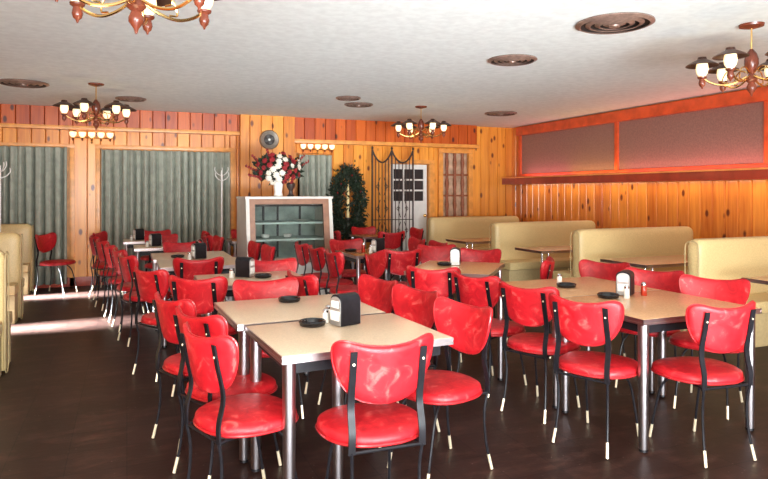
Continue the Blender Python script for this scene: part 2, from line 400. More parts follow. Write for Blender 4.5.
struct(MB().span(4.3, 5.6, YB+0.12, YB+0.16, 0, 2.1).build('wall_door_recess', 'pine'))
m = MB(); m.span(5.52, 5.61, YB-0.06, YB+0.02, 0.985, 2.195, 0.004); m.span(6.17, 6.26, YB-0.06, YB+0.02, 0.985, 2.195, 0.004)
m.span(5.52, 6.26, YB-0.06, YB+0.02, 2.2, 2.28, 0.004); m.span(5.52, 6.26, YB-0.08, YB+0.02, 0.9, 0.98, 0.004)
struct(m.build('trim_5', 'trim'))
lat = thing('lattice_screen', 'dark wooden spindle lattice filling an opening beside the pale door', 'screen', (5.89, YB, 0.98))
for x in (-0.17, 0.0, 0.17):
    MB().lathe([(q_*1.45, z_) for q_, z_ in [(0.02, 0), (0.022, 0.02), (0.016, 0.10), (0.026, 0.22), (0.016, 0.36), (0.022, 0.40), (0.016, 0.5), (0.027, 0.63), (0.016, 0.76), (0.022, 0.8), (0.016, 0.9), (0.026, 1.03), (0.016, 1.15), (0.022, 1.22)]], (x, 0, 0), 10).build('spindle', 'spindle', lat)
for z in (0.40, 0.80): MB().span(-0.28, 0.28, -0.02, 0.02, z-0.016, z+0.016, 0.003).build('cross_rail', 'spindle', lat)
MB().span(-0.36, 0.36, 0.065, 0.085, -0.05, 1.26).build('backing', 'lattice_back', lat)

sc = thing('wrought_iron_screen', 'dark wrought iron scrollwork screen in front of the pale door', 'screen', (4.45, YB-0.32, 0))
for x in (-0.40, -0.02, 0.40):
    MB().tube([(x, 0, 0), (x, 0, 2.22)], 0.016, 6).lathe([(0.0, 2.21), (0.028, 2.235), (0.0, 2.28)], (x, 0, 0), 8, caps=False).build('post', 'iron', sc)
for k, (a, c) in enumerate(((-0.40, -0.02), (-0.02, 0.40))):
    wd = c-a
    m = MB(); m.tube([(a+wd*t/12, 0, 2.20-0.22*math.sin(math.pi*t/12)**0.8) for t in range(13)], 0.016, 6)
    m.build('swag_rail', 'iron', sc)
    for z_ in (0.08, 0.95): MB().tube([(a, 0, z_), (c, 0, z_)], 0.008, 6).build('cross_rail', 'iron', sc)
    for j in range(1, 6):
        x = a+wd*j/6; t = math.sin(math.pi*j/6)**0.8
        m = MB(); m.tube([(x, 0, 0.08), (x, 0, 2.20-0.22*t)], 0.0085, 6); m.build('bar', 'iron', sc)
    m = MB()
    for zc in (0.75, 1.15, 1.55):
        for s in (-1, 1):
            pts = [(a+wd/2+s*(0.035+0.045*math.sin(u/14*math.pi)), 0.0, zc-0.16+0.32*u/14) for u in range(15)]; m.tube(pts, 0.007, 5)
            m.tube([(a+wd/2+s*(0.08-0.03*math.cos(u/10*5)), 0, zc+0.03*math.sin(u/10*5)) for u in range(11)], 0.006, 5)
    m.build('scroll', 'iron', sc)

# ------------------------------------------------------------------ wall fan and small lamps
wf = thing('wall_fan', 'round grey exhaust fan with dark centre high on the pine pier', 'fan', (2.22, YB-0.225, 2.33))
def facing(mb): bmesh.ops.rotate(mb.b, matrix=Matrix.Rotation(R(90), 3, 'X'), verts=mb.b.verts); return mb
facing(MB().lathe([(0.09, 0.0), (0.165, 0.0), (0.165, 0.03), (0.15, 0.055), (0.10, 0.035), (0.09, 0.03)], n=28, caps=False)).build('housing', 'cork', wf)
facing(MB().lathe([(0.098, 0.002), (0.098, 0.012)], n=28)).build('throat', 'vent_dark', wf)
for k in range(4):
    m = MB(); m.box((0.045, 0, 0.022), (0.07, 0.045, 0.004)); bmesh.ops.rotate(m.b, matrix=Matrix.Rotation(R(90*k+20), 3, 'Z'), verts=m.b.verts); facing(m).build('blade', 'case_dark', wf)
facing(MB().lathe([(0.018, 0.012), (0.02, 0.035), (0.008, 0.042)], n=14)).build('hub', 'white_gloss', wf)

def wall_lamp(x0, n, z, label):
    r = thing('wall_lamp', label, 'lamp', (x0, YB-0.16, z), 0, 'wall lamps under the soffit')
    wd = 0.13*(n-1)
    MB().tube([(-wd/2-0.03, 0.0, -0.05), (wd/2+0.03, 0.0, -0.05)], 0.010, 8).tube([(0, 0, -0.05), (0, 0.13, 0.0)], 0.010, 8).lathe([(0.004, -0.14), (0.018, -0.12), (0.008, -0.10), (0.02, -0.06), (0.01, -0.05)], n=10).build('bracket', 'brass', r)
    for k in range(n):
        x = -wd/2+0.13*k
        c = MB().lathe([(0.015, -0.05), (0.045, -0.02), (0.052, 0.025), (0.046, 0.035), (0.02, 0.03)], (x, 0, 0), 14).build('glass_cup', 'glow', r)
        MB().lathe([(0.004, -0.10), (0.014, -0.085), (0.010, -0.05)], (x, 0, 0), 8).build('finial', 'copper_wood', c)
    return r
wall_lamp(-0.50, 5, 2.33, 'row of five lit glass cups under the soffit, left of the wide curtain')
wall_lamp(3.09, 5, 2.245, 'row of five lit glass cups under the soffit above the narrow curtain')

# ------------------------------------------------------------------ ceiling vents
def vent(x, y, r, label):
    t = thing('ceiling_vent', label, 'vent', (x, y, H), 0, 'round ceiling vents')
    MB().lathe([(0.01, -0.004), (r, -0.004), (r, -0.0005), (0.01, -0.0005)], n=40).build('backing', 'vent_dark', t)
    for k in (1.0, 0.74, 0.50, 0.28):
        MB().lathe([(r*k, -0.003), (r*k+0.003, -0.012), (r*k-0.03*r/0.28, -0.026), (r*k-0.036*r/0.28, -0.022), (r*k-0.012*r/0.28, -0.006)], n=40, caps=False).build('ring', 'vent', t)
    MB().lathe([(0.01, -0.04), (r*0.14, -0.035), (r*0.16, -0.010), (0.01, -0.008)], n=24).build('centre_cone', 'vent', t)
vent(3.44, 3.78, 0.285, 'large round bronze ceiling vent nearest the camera')
vent(3.47, 5.20, 0.235, 'second round bronze ceiling vent, just beyond the large one')
vent(5.65, 8.80, 0.26, 'round dark ceiling vent near the far right corner')
vent(-1.13, 8.49, 0.27, 'round dark ceiling vent at the far left of the ceiling')
vent(3.15, 8.70, 0.21, 'dark ceiling vent above the flower arrangement, the right one of a close pair')
vent(2.80, 8.15, 0.17, 'small dark ceiling vent, the left one of the close pair mid ceiling')
vent(0.05, 9.35, 0.20, 'small dark ceiling vent just behind the far left chandelier')

# ------------------------------------------------------------------ chandeliers
def chandelier(loc, label, rot):
    t = thing('chandelier', label, 'chandelier', loc, rot, 'brass chandeliers')
    MB().lathe([(0.02, -0.035), (0.085, -0.018), (0.09, -0.001), (0.02, -0.001)], n=24).build('canopy', 'copper_wood', t)
    MB().tube([(0, 0, -0.03), (0, 0, -0.22)], 0.007, 8).build('rod', 'brass', t)
    MB().lathe([(0.012, -0.19), (0.038, -0.23), (0.050, -0.27), (0.050, -0.31), (0.030, -0.36), (0.018, -0.38), (0.040, -0.41), (0.045, -0.43), (0.022, -0.45), (0.035, -0.48), (0.034, -0.50), (0.012, -0.53), (0.004, -0.555)], n=20).build('turned_body', 'copper_wood', t)
    for k in range(6):
        a = 2*math.pi*k/6; ca, sa = math.cos(a), math.sin(a)
        def q(r, z): return (r*ca, r*sa, z)
        arm = MB().tube(smooth_open([q(0.03, -0.40), q(0.11, -0.44), q(0.20, -0.455), q(0.28, -0.43), q(0.335, -0.39), q(0.34, -0.385)], 4), 0.008, 7).build('arm', 'brass', t)
        MB().tube(smooth_open([q(0.04, -0.37), q(0.10, -0.34), q(0.17, -0.36), q(0.20, -0.43), q(0.16, -0.44)], 4), 0.005, 6).build('scroll', 'brass', arm)
        MB().lathe([(0.004, -0.475), (0.008, -0.462), (0.020, -0.450), (0.026, -0.430), (0.020, -0.40), (0.034, -0.39), (0.036, -0.38), (0.012, -0.378)], (0.34*ca, 0.34*sa, 0), 14).build('knob', 'copper_wood', t)
        MB().lathe([(0.024, -0.376), (0.040, -0.350), (0.046, -0.32), (0.042, -0.285), (0.034, -0.262)], (0.34*ca, 0.34*sa, 0), 16).build('glass_chimney', 'glow', t)
        MB().lathe([(0.122, -0.295), (0.119, -0.288), (0.075, -0.262), (0.036, -0.243), (0.030, -0.225), (0.005, -0.220), (0.005, -0.226), (0.026, -0.232), (0.032, -0.250), (0.075, -0.270)], (0.34*ca, 0.34*sa, 0), 22, caps=False).build('shade', 'hat', t)
    return t
CH = [((0.04, 3.15, H), 'brass chandelier at the top left, cut off by the frame', 0.35),
      ((-0.34, 8.24, H), 'brass chandelier with lit globes near the far left curtains', 0.2),
      ((4.10, 8.57, H), 'brass chandelier hanging in front of the pale door', 0.6),
      ((4.45, 3.42, H), 'brass chandelier at the top right above the booths', 0.25)]
ch0 = chandelier(*CH[0])
ch0_children = None
for loc, lab, rot in CH[1:]: dup(ch0, lab, loc, rot)
for loc, lab, rot in CH:
    ld = bpy.data.lights.new('chandelier_light', 'POINT'); ld.energy = 7; ld.color = (1, 0.72, 0.42); ld.shadow_soft_size = 0.12
    lo = bpy.data.objects.new('chandelier_light', ld); C.objects.link(lo); lo.location = (loc[0], loc[1], H-0.85)

# ------------------------------------------------------------------ chairs
def make_chair():
    t = thing('dining_chair', '', 'chair', (0, 0, 0), 0, 'red vinyl dining chairs')
    # seat
    so = []
    for k in range(44):
        a = 2*math.pi*k/44; ca, sa = math.cos(a), math.sin(a); e = 2/2.35
        x = 0.228*math.copysign(abs(ca)**e, ca); y = 0.215*math.copysign(abs(sa)**e, sa)
        x *= 1.0 + 0.06*(y/0.215)
        so.append((x, y))
    s = MB().pad(so, 0.045, 0.016, lambda u, v, d: (u, v, 0.438+d)).build('seat', 'vinyl', t, sharp=60)
    MB().tube([(x*1.003, y*1.003, 0.424) for x, y in so], 0.006, 6, closed=True).build('seat_piping', 'piping', s)
    # backrest
    ho = smooth_closed([(0, 0.104), (0.10, 0.112), (0.180, 0.130), (0.216, 0.114), (0.220, 0.066), (0.203, -0.005), (0.165, -0.075), (0.100, -0.122), (0, -0.138),
                        (-0.100, -0.122), (-0.165, -0.075), (-0.203, -0.005), (-0.220, 0.066), (-0.216, 0.114), (-0.180, 0.130), (-0.10, 0.112)], 3)
    def bk(u, v, d): return (u, -0.225 - 0.20*v + 1.45*u*u + d, 0.724 + v)
    b = MB().pad(ho, 0.030, 0.010, bk).build('backrest', 'vinyl', t, sharp=60)
    MB().tube([bk(u*1.004, v*1.004, 0.006) for u, v in ho], 0.005, 6, closed=True).build('back_piping', 'piping', b)
    for sx in (-1, 1):
        x = 0.150*sx
        yb = lambda z: -0.225 - 0.20*(z-0.724) + 1.45*0.0225 - 0.025
        pts = [(x, yb(0.815), 0.817), (x, yb(0.72), 0.72), (x, yb(0.59), 0.59), (x*1.01, -0.213, 0.48), (x*1.02, -0.212, 0.40)]
        m = MB(); sp_ = smooth_open(pts, 4)
        m.grid([[p + Vector(q) for q in ((-0.0145, -0.004, 0), (0.0145, -0.004, 0), (0.0145, 0.004, 0), (-0.0145, 0.004, 0))] for p in sp_], cv=True)
        m.b.verts.ensure_lookup_table(); vs = m.b.verts; n_ = len(vs); m.b.faces.new([vs[k] for k in (3, 2, 1, 0)]); m.b.faces.new([vs[n_-4+k] for k in range(4)])
        u = m.build('upright', 'black', t)
        MB().lathe([(0.001, 0), (0.006, 0.001), (0.005, 0.004), (0.001, 0.005)], n=8).build('rivet', 'ferrule', u).matrix_local = Matrix.Translation((x, yb(0.765)-0.0055, 0.765)) @ Matrix.Rotation(R(90), 4, 'X')
        for front in (0, 1):
            if front: p = [(0.10*sx, 0.06, 0.408), (0.135*sx, 0.125, 0.33), (0.150*sx, 0.165, 0.18), (0.160*sx, 0.20, 0.004)]
            else: p = [(x*1.02, -0.212, 0.41), (x*0.98, -0.196, 0.30), (x*1.00, -0.205, 0.15), (x*1.08, -0.235, 0.004)]
            sp = smooth_open(p, 5); l = MB().tube(sp, 0.0072, 8).build('leg', 'black', t)
            a, c = Vector(p[-1]), sp[-3]; dr = (c-a).normalized()
            MB().tube([a+dr*0.0, a+dr*0.082], [0.0085, 0.0080], 8).build('foot_cap', 'ferrule', l)
    MB().tube([(-0.153, -0.208, 0.405), (0.153, -0.208, 0.405)], 0.007, 6).tube([(-0.10, 0.06, 0.408), (-0.153, -0.208, 0.405)], 0.007, 6).tube([(0.10, 0.06, 0.408), (0.153, -0.208, 0.405)], 0.007, 6).tube([(-0.10, 0.06, 0.408), (0.10, 0.06, 0.408)], 0.007, 6).build('seat_frame', 'black', t)
    return t

# x, y, heading in degrees clockwise from the far wall, label
CHAIRS = [
 (0.50, 2.895, 70, 'red chair on the left side of the nearest cream table, closest to the camera'),
 (0.505, 3.36, 66, 'red chair on the left side of the nearest cream table, middle of three'),
 (0.42, 3.88, 68, 'red chair on the left side of the nearest cream table, farthest of three'),
 (0.99, 2.58, 2, 'red chair, back to the camera, at the near end of the nearest cream table'),
 (1.50, 2.94, -103, 'red chair facing left on the right of the nearest cream table, closest to the camera'),
 (1.48, 3.50, -103, 'red chair facing left on the right of the nearest cream table, middle of three'),
 (1.44, 4.03, -103, 'red chair facing left on the right of the nearest cream table, farthest of three'),
 (0.88, 4.12, 180, 'red chair facing the camera across the far end of the nearest cream table'),
 (0.56, 4.80, 33, 'red chair turned slightly at the near left corner of the second cream table'),
 (1.38, 4.60, 78, 'red chair seen from behind beside the near right corner of the second cream table'),
 (0.33, 5.36, 60, 'red chair at the far left side of the second cream table'),
 (1.18, 5.38, 184, 'red chair facing the camera at the far side of the second cream table'),
 (0.62, 6.14, 4, 'red chair, back to the camera, at the near end of the third cream table'),
 (0.19, 6.58, 74, 'red chair at the left aisle, nearest along the third cream table'),
 (0.12, 7.25, 78, 'red chair at the left aisle, second along the third cream table'),
 (0.02, 7.86, 80, 'red chair at the left aisle, third along the third cream table'),
 (1.27, 6.98, -92, 'red chair facing left at the right side of the third cream table, nearer one'),
 (1.22, 7.54, -92, 'red chair facing left at the right side of the third cream table, farther one'),
 (0.62, 7.78, 180, 'red chair facing the camera at the far end of the third cream table'),
 (-0.10, 8.62, 74, 'red chair at the left aisle beside the small table with a napkin dispenser'),
 (0.95, 8.66, -95, 'red chair on the right of the small table before the wide curtain'),
 (0.45, 9.22, 180, 'red chair behind the small table before the wide curtain'),
 (-0.22, 9.50, 78, 'red chair by the pine strip at the left of the farthest small table'),
 (-0.20, 10.22, 110, 'red chair against the left edge of the wide curtain'),
 (0.90, 9.80, -90, 'red chair in front of the middle of the wide curtain'),
 (0.42, 10.30, 180, 'red chair against the wide curtain behind the farthest small table'),
 (1.24, 9.12, 85, 'red chair in shade left of the dark table beside the display case'),
 (1.75, 10.0, 180, 'red chair between the dark table and the right end of the wide curtain'),
 (-0.92, 10.12, 118, 'red chair in the far left corner beside the pine strip'),
 (2.56, 2.95, 66, 'red chair on the left side of the near tan table, closest to the camera'),
 (2.57, 3.50, 68, 'red chair on the left side of the near tan table, middle of three'),
 (2.53, 4.06, 72, 'red chair on the left side of the near tan table, farthest of three'),
 (3.0, 2.64, 6, 'red chair, back to the camera, at the near end of the near tan table'),
 (3.64, 3.12, -118, 'red chair facing left on the right of the near tan table, closest to the camera'),
 (3.60, 3.62, -118, 'red chair facing left on the right of the near tan table, middle of three'),
 (3.64, 4.22, -116, 'red chair facing left on the right of the near tan table, farthest of three'),
 (2.38, 4.66, 40, 'red chair seen from behind at the near left side of the diagonal tan table'),
 (3.34, 4.80, -48, 'red chair seen edge-on at the near right side of the diagonal tan table'),
 (3.32, 5.62, 222, 'red chair facing the camera behind the diagonal tan table'),
 (2.40, 5.66, 135, 'red chair at the far left side of the diagonal tan table'),
 (2.14, 6.14, 88, 'red chair facing right at the brown table, closest to the camera'),
 (2.12, 6.69, 88, 'red chair facing right at the brown table, middle of three'),
 (2.10, 7.25, 88, 'red chair facing right at the brown table, farthest of three'),
 (2.68, 6.20, 6, 'shaded red chair, back to the camera, at the near side of the brown table'),
 (3.18, 6.20, 200, 'red chair facing the camera to the right of the shaded one at the brown table'),
 (3.30, 6.80, -90, 'red chair facing left at the brown table, nearer one'),
 (3.28, 7.36, -90, 'red chair facing left at the brown table, farther one'),
 (2.58, 7.42, 180, 'red chair facing the camera at the far side of the brown table'),
 (3.20, 9.45, 88, 'red chair by the leafy arrangement, left of the far dark table'),
 (4.28, 9.50, -90, 'red chair in front of the iron screen, right of the far dark table'),
 (3.72, 8.98, 0, 'red chair with its back to the camera at the far dark table'),
 (3.78, 10.02, 180, 'red chair behind the far dark table near the leafy arrangement'),
]
base = make_chair(); protoparts = True
CHL = []
for i, (x, y, h, lab) in enumerate(CHAIRS):
    if i == 0: base['label'] = lab; base.location = (x, y, 0); base.rotation_euler.z = R(-h); o_ = base
    else: o_ = dup(base, lab, (x, y, 0), R(-h))
    CHL.append(o_)

dark = dup(base, 'dark chair among the red ones, left of the display case', (1.02, 8.10, 0), R(-100))
dark['group'] = 'dark dining chair'
for q in ALL(dark):
    if q.name.startswith(('seat', 'backrest')) and not q.name.startswith('seat_frame'):
        q.data = q.data.copy(); q.data.materials[0] = M['black']  # seat and backrest recoloured black
        for g_ in ALL(q): g_.data = g_.data.copy(); g_.data.materials[0] = M['steel']
# ------------------------------------------------------------------ tables
def table(x0, x1, y0, y1, mat, label, z=0.75, rot=0, leg_r=0.024, right_in=0.045, booth=False, cut=0.0, group='dining tables'):
    cx, cy, wx, wy = (x0+x1)/2, (y0+y1)/2, x1-x0, y1-y0
    t = thing('booth_table' if booth else 'dining_table', label, 'table', (cx, cy, 0), rot, group)
    MB().span(-wx/2+0.004, wx/2-0.004, -wy/2+0.004, wy/2-0.004, z-0.030, z, 0.003).build('tabletop', mat, t)
    m = MB()
    for k in range(3):
        e = 0.0 if k != 1 else -0.003; za = z-0.034+0.011*k
        m.span(-wx/2-e, wx/2+e, -wy/2-e, -wy/2+0.0038, za, za+0.0105); m.span(-wx/2-e, wx/2+e, wy/2-0.0038, wy/2+e, za, za+0.0105)
        m.span(-wx/2-e, -wx/2+0.0038, -wy/2, wy/2, za, za+0.0105); m.span(wx/2-0.0038, wx/2+e, -wy/2, wy/2, za, za+0.0105)
    m.build('edge_band', 'chrome_edge', t)
    if booth:
        for dx in (0.05, 0.15):
            l = MB().tube([(-wx/2+dx, -wy/2+0.06, z-0.036), (-wx/2+dx, -wy/2+0.06, 0.012)], 0.013, 12).build('leg', 'chrome', t)
            MB().lathe([(0.018, 0), (0.018, 0.012)], (-wx/2+dx, -wy/2+0.06, 0), 12).build('foot', 'black', l)
        for dy in (-0.2, 0.2):
            MB().tube([(wx/2-0.15, dy, z-0.036), (wx/2-0.15, dy, 0.0)], 0.013, 12).build('leg', 'chrome', t)
    else:
        MB().span(-wx/2+0.05, wx/2-0.05, -wy/2+0.045, -wy/2+0.06, z-0.09, z-0.035).span(-wx/2+0.05, wx/2-0.05, wy/2-0.06, wy/2-0.045, z-0.09, z-0.035).span(-wx/2+0.045, -wx/2+0.06, -wy/2+0.05, wy/2-0.05, z-0.09, z-0.035).span(wx/2-0.06, wx/2-0.045, -wy/2+0.05, wy/2-0.05, z-0.09, z-0.035).build('apron', 'black', t)
        for sx in (-1, 1):
            for sy in (-1, 1):
                px, py = (wx/2-0.045)*sx, sy*(wy/2-0.045)
                if right_in > 0.1 and sx > 0: px, py = (-0.055, -0.04) if sy < 0 else (px, py)
                l = MB().tube([(px, py, z-0.036), (px, py, 0.02)], [leg_r, leg_r*0.85], 16).build('leg', 'leg_metal', t)
                MB().lathe([(0.012, 0), (0.024, 0.006), (0.022, 0.02)], (px, py, 0), 12).build('foot', 'black', l)
    return t
table(0.59, 1.44, 2.66, 3.345, 'laminate', 'cream topped table nearest the camera with ribbed metal edge', rot=R(3), leg_r=0.030, right_in=0.46)
table(0.525, 1.385, 3.38, 4.13, 'laminate', 'cream topped table pushed against the far edge of the nearest one', rot=R(2), leg_r=0.030)
table(0.52, 1.36, 4.80, 5.52, 'laminate', 'cream topped table second in the left column, standing single')
table(0.28, 1.08, 6.16, 6.925, 'laminate', 'near cream table of the third pair in the left column')
table(0.25, 1.06, 6.93, 7.68, 'laminate', 'far cream table of the third pair in the left column')
table(0.08, 0.78, 8.35, 9.00, 'laminate', 'small pale table before the wide curtain, second from the back')
table(-0.05, 0.65, 9.55, 10.15, 'laminate', 'small pale table farthest back along the wide curtain')
table(1.38, 2.10, 9.05, 9.70, 'laminate_wood', 'dark topped table behind the display case near the curtain')
table(2.62, 3.55, 2.66, 3.427, 'laminate_tan', 'tan topped table nearest the camera on the right', leg_r=0.030)
table(2.62, 3.55, 3.433, 4.20, 'laminate_tan', 'tan topped table joined to the far edge of the near right one')
table(2.86-0.38, 2.86+0.38, 5.20-0.46, 5.20+0.46, 'laminate_tan', 'tan topped table set diagonally behind the near tan pair', rot=R(-41))
table(2.32, 3.02, 6.50, 7.25, 'laminate_wood', 'brown topped table with chrome legs in the middle of the room')
table(3.40, 4.10, 9.20, 9.85, 'laminate_wood', 'dark topped table far back by the leafy arrangement')
for x0, y0, y1, lab in [(5.20, 3.42, 4.10, 'booth table at the right edge of the frame'),
                        (5.12, 5.16, 5.86, 'booth table in the second booth from the camera'),
                        (5.06, 6.90, 7.52, 'booth table in the third booth from the camera'),
                        (4.90, 8.62, 9.30, 'booth table in the farthest right booth')]:
    table(x0, 7.0, y0, y1, 'laminate_tan', lab, z=0.67, booth=True, group='booth tables along the right wall')

# ------------------------------------------------------------------ booth benches
def bench(x0, x1, yc, label, top=0.99, depth=0.46, side=-1, panels=True, group='cream booth benches along the right wall', near=True, far=True):
    """double bench, its end towards side; seats on both sides of one tall back"""
    L_ = x1-x0; cx = (x0+x1)/2
    t = thing('booth_bench', label, 'bench', (cx, yc, 0), 0, group)
    rr = 0.085; out = [(-L_/2, 0.02), (L_/2, 0.02)]
    for k in range(9):
        a = R(90*k/8); out.append((L_/2-rr+rr*math.cos(a), top-rr+rr*math.sin(a)))
    for k in range(9):
        a = R(90+90*k/8); out.append((-L_/2+rr+rr*math.cos(a), top-rr+rr*math.sin(a)))
    m = MB()
    th = 0.075
    fr = [(-th, 1.0), (-th-0.02, 0.985)]
    # back body with softly rounded perimeter
    cy = 0.5*top
    def ring(s, y): return [((u*(1-s/(L_/2))), y, (v-cy)*(1-s/cy)+cy) for u, v in out]
    rings = [ring(0.10, -th-0.012), ring(0.03, -th), ring(0.008, -th+0.015), ring(0, -th+0.04), ring(0, th-0.04), ring(0.008, th-0.015), ring(0.03, th), ring(0.10, th+0.012)]
    V = m.grid(rings, cv=True); m.b.faces.new(V[0][::-1]); m.b.faces.new(V[-1])
    m.build('backrest', 'cream', t, sharp=50)
    for f in (-1, 1):
        if (f < 0 and not near) or (f > 0 and not far): continue
        y0, y1 = (th+0.005, depth)
        MB().span(-L_/2+0.01, L_/2-0.01, min(f*y0, f*y1), max(f*y0, f*y1), 0.32, 0.43, 0.03).build('seat', 'cream', t)
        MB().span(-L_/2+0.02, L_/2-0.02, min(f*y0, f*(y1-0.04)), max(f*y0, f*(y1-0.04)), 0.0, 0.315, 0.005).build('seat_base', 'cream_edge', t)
    ex = side*L_/2
    w_pts = [(-th-0.005, 0.03), (th+0.005, 0.03), (th+0.005, top-0.10), (0.05, top-0.035), (0, top-0.02), (-0.05, top-0.035), (-th-0.005, top-0.10)]
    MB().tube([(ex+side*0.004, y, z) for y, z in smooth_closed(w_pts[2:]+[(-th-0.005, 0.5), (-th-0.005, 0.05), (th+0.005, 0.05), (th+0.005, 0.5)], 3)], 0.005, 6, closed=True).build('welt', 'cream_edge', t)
    return t
bench(5.10, 7.0, 4.55, 'cream booth bench nearest the camera on the right, cut by the frame')
bench(5.10, 7.0, 6.28, 'cream booth bench second from the camera on the right')
bench(5.10, 7.0, 8.17, 'cream booth bench third from the camera on the right')
bench(5.08, 7.0, 10.30, 'cream booth bench farthest back in the right corner', near=True, far=False)

lg_ = 'cream booth benches by the left wall'
bench(-3.22, -1.27, 10.42, 'cream booth bench farthest back at the left edge', depth=0.36, side=1, group=lg_, far=False)
bench(-3.22, -1.12, 8.25, 'cream booth bench at the left edge, middle of three', depth=0.36, side=1, group=lg_)
bench(-3.22, -0.90, 5.85, 'cream booth bench at the left edge, nearest the camera', depth=0.40, side=1, group=lg_)

# ------------------------------------------------------------------ display case
dc = thing('display_case', 'white display case with brown wooden frame and shelves holding a flower vase', 'display case', (1.98, 8.42, 0))
W, D, T = 0.575, 0.40, 1.36
def side(x0, x1):
    pts = [(-D-0.02, 0.0), (D, 0.0), (D, T), (-D+0.10, T), (-D-0.02, 0.55)]
    return MB().prism(pts, lambda u, v: (x0, u, v), lambda u, v: (x1, u, v))
side(-W, -W+0.045).build('side_panel', 'white_paint', dc); side(W-0.045, W).build('side_panel', 'white_paint', dc)
MB().span(-W-0.01, W+0.01, -D+0.08, D+0.01, T, T+0.03, 0.005).build('top', 'white_paint', dc)
MB().span(-W+0.035, W-0.035, D-0.03, D, 0.0, T).build('back_panel', 'case_inner', dc)
MB().span(-W+0.035, W-0.035, -D, D-0.03, 0.0, 0.52, 0.004).build('lower_cabinet', 'white_paint', dc)
def slope_y(z): return -D-0.02 + 0.12*(z-0.55)/(T-0.55)
def slab(mb, x0, x1, z0, z1, th0, th1):
    mb.prism([(z0, 0), (z1, 0), (z1, 1), (z0, 1)], lambda z, q: (x0, slope_y(z)+(th1 if q else th0), z), lambda z, q: (x1, slope_y(z)+(th1 if q else th0), z)); return mb
fr = MB(); slab(fr, -W+0.046, -W+0.115, 0.53, T-0.002, 0.005, 0.05); slab(fr, W-0.125, W-0.046, 0.53, T-0.002, 0.005, 0.05); slab(fr, -W+0.115, W-0.125, 1.29, T-0.002, 0.005, 0.05); slab(fr, -W+0.115, W-0.125, 0.53, 0.60, 0.005, 0.05)
fr.build('front_frame', 'case_wood', dc)
g = MB(); slab(g, -W+0.115, W-0.125, 0.60, 1.29, 0.02, 0.026); g.build('glass_front', 'glass', dc)
for z in (0.82, 1.04): MB().span(-W+0.045, W-0.045, -0.28, D-0.04, z-0.012, z+0.012, 0.003).build('shelf', 'case_shelf', dc)
for x in (-0.22, -0.02, 0.30): MB().span(x-0.012, x+0.012, D-0.075, D-0.045, 0.54, T-0.1).build('mullion', 'case_dark', dc)
MB().span(-W+0.04, W-0.04, -0.25, D-0.04, T-0.10, T-0.02).build('lamp_box', 'case_dark', dc)
pl = MB().lathe([(0.03, 0), (0.05, 0.005), (0.12, 0.02), (0.125, 0.022), (0.05, 0.012)], n=20).build('plate', 'white_gloss', None, (2.22, 8.40, 1.052))
tag(pl, 'small pale plate on the upper shelf inside the display case', 'plate')
for k, (x, z) in enumerate([(1.72, 0.832), (2.02, 0.832)]):
    q = MB().lathe([(0.03, 0), (0.05, 0.01), (0.06, 0.05), (0.055, 0.05), (0.03, 0.02)], n=16).build('bowl', 'white_gloss', None, (x, 8.42, z))
    tag(q, ['small bowl at the left of the lower display shelf', 'small bowl at the middle of the lower display shelf'][k], 'bowl')

# ------------------------------------------------------------------ vase and flowers
tz = T+0.03
vz = MB().lathe([(0.055, 0), (0.06, 0.01), (0.050, 0.06), (0.062, 0.14), (0.075, 0.20), (0.078, 0.215), (0.070, 0.215), (0.05, 0.14)], n=24).build('vase', 'white_gloss', None, (1.88, 8.36, tz))
tag(vz, 'white flared vase holding the bouquet on top of the display case', 'vase')
dv = MB().lathe([(0.045, 0), (0.05, 0.01), (0.03, 0.03), (0.025, 0.08), (0.055, 0.13), (0.06, 0.17), (0.04, 0.19), (0.035, 0.185)], n=20).build('urn', 'iron', None, (2.05, 8.36, tz))
tag(dv, 'small dark urn standing beside the white vase on the display case', 'urn')
bq = thing('flower_bouquet', 'large bouquet of red and white flowers with dark leaves in the white vase', 'flowers', (1.88, 8.36, tz+0.17))
rnd = random.Random(5)
def leaf(mb, p, d, l, wd):
    d = Vector(d).normalized(); sidev = d.cross(Vector((rnd.uniform(-1, 1), rnd.uniform(-1, 1), rnd.uniform(-1, 1)))).normalized(); nrm = d.cross(sidev)*0.003
    p = Vector(p); A = [p, p+d*l*0.5+sidev*wd, p+d*l, p+d*l*0.5-sidev*wd]
    a = [mb.b.verts.new(q+nrm) for q in A]; c = [mb.b.verts.new(q-nrm) for q in A]
    mb.b.faces.new(a); mb.b.faces.new(c[::-1])
    for j in range(4): k = (j+1) % 4; mb.b.faces.new((a[j], c[j], c[k], a[k]))
fo = MB()
for k in range(480):
    a = rnd.uniform(0, 2*math.pi); r = rnd.uniform(0, 1)**0.6
    p = (0.29*r*math.cos(a), 0.16*r*math.sin(a), 0.19+0.17*rnd.uniform(-1, 1)*math.sqrt(max(0, 1-r*r*0.8)))
    leaf(fo, p, (p[0]+rnd.uniform(-.2, .2), p[1]+rnd.uniform(-.2, .2), p[2]-0.05+rnd.uniform(-.2, .2)), rnd.uniform(0.06, 0.10), rnd.uniform(0.014, 0.024))
for k in range(14):
    a = k*2.4; fo.tube([(0, 0, -0.12), (0.02*math.cos(a), 0.02*math.sin(a), 0.02), (0.16*math.cos(a), 0.09*math.sin(a), 0.24)], 0.004, 5)
fo.build('foliage', 'leaf', bq)
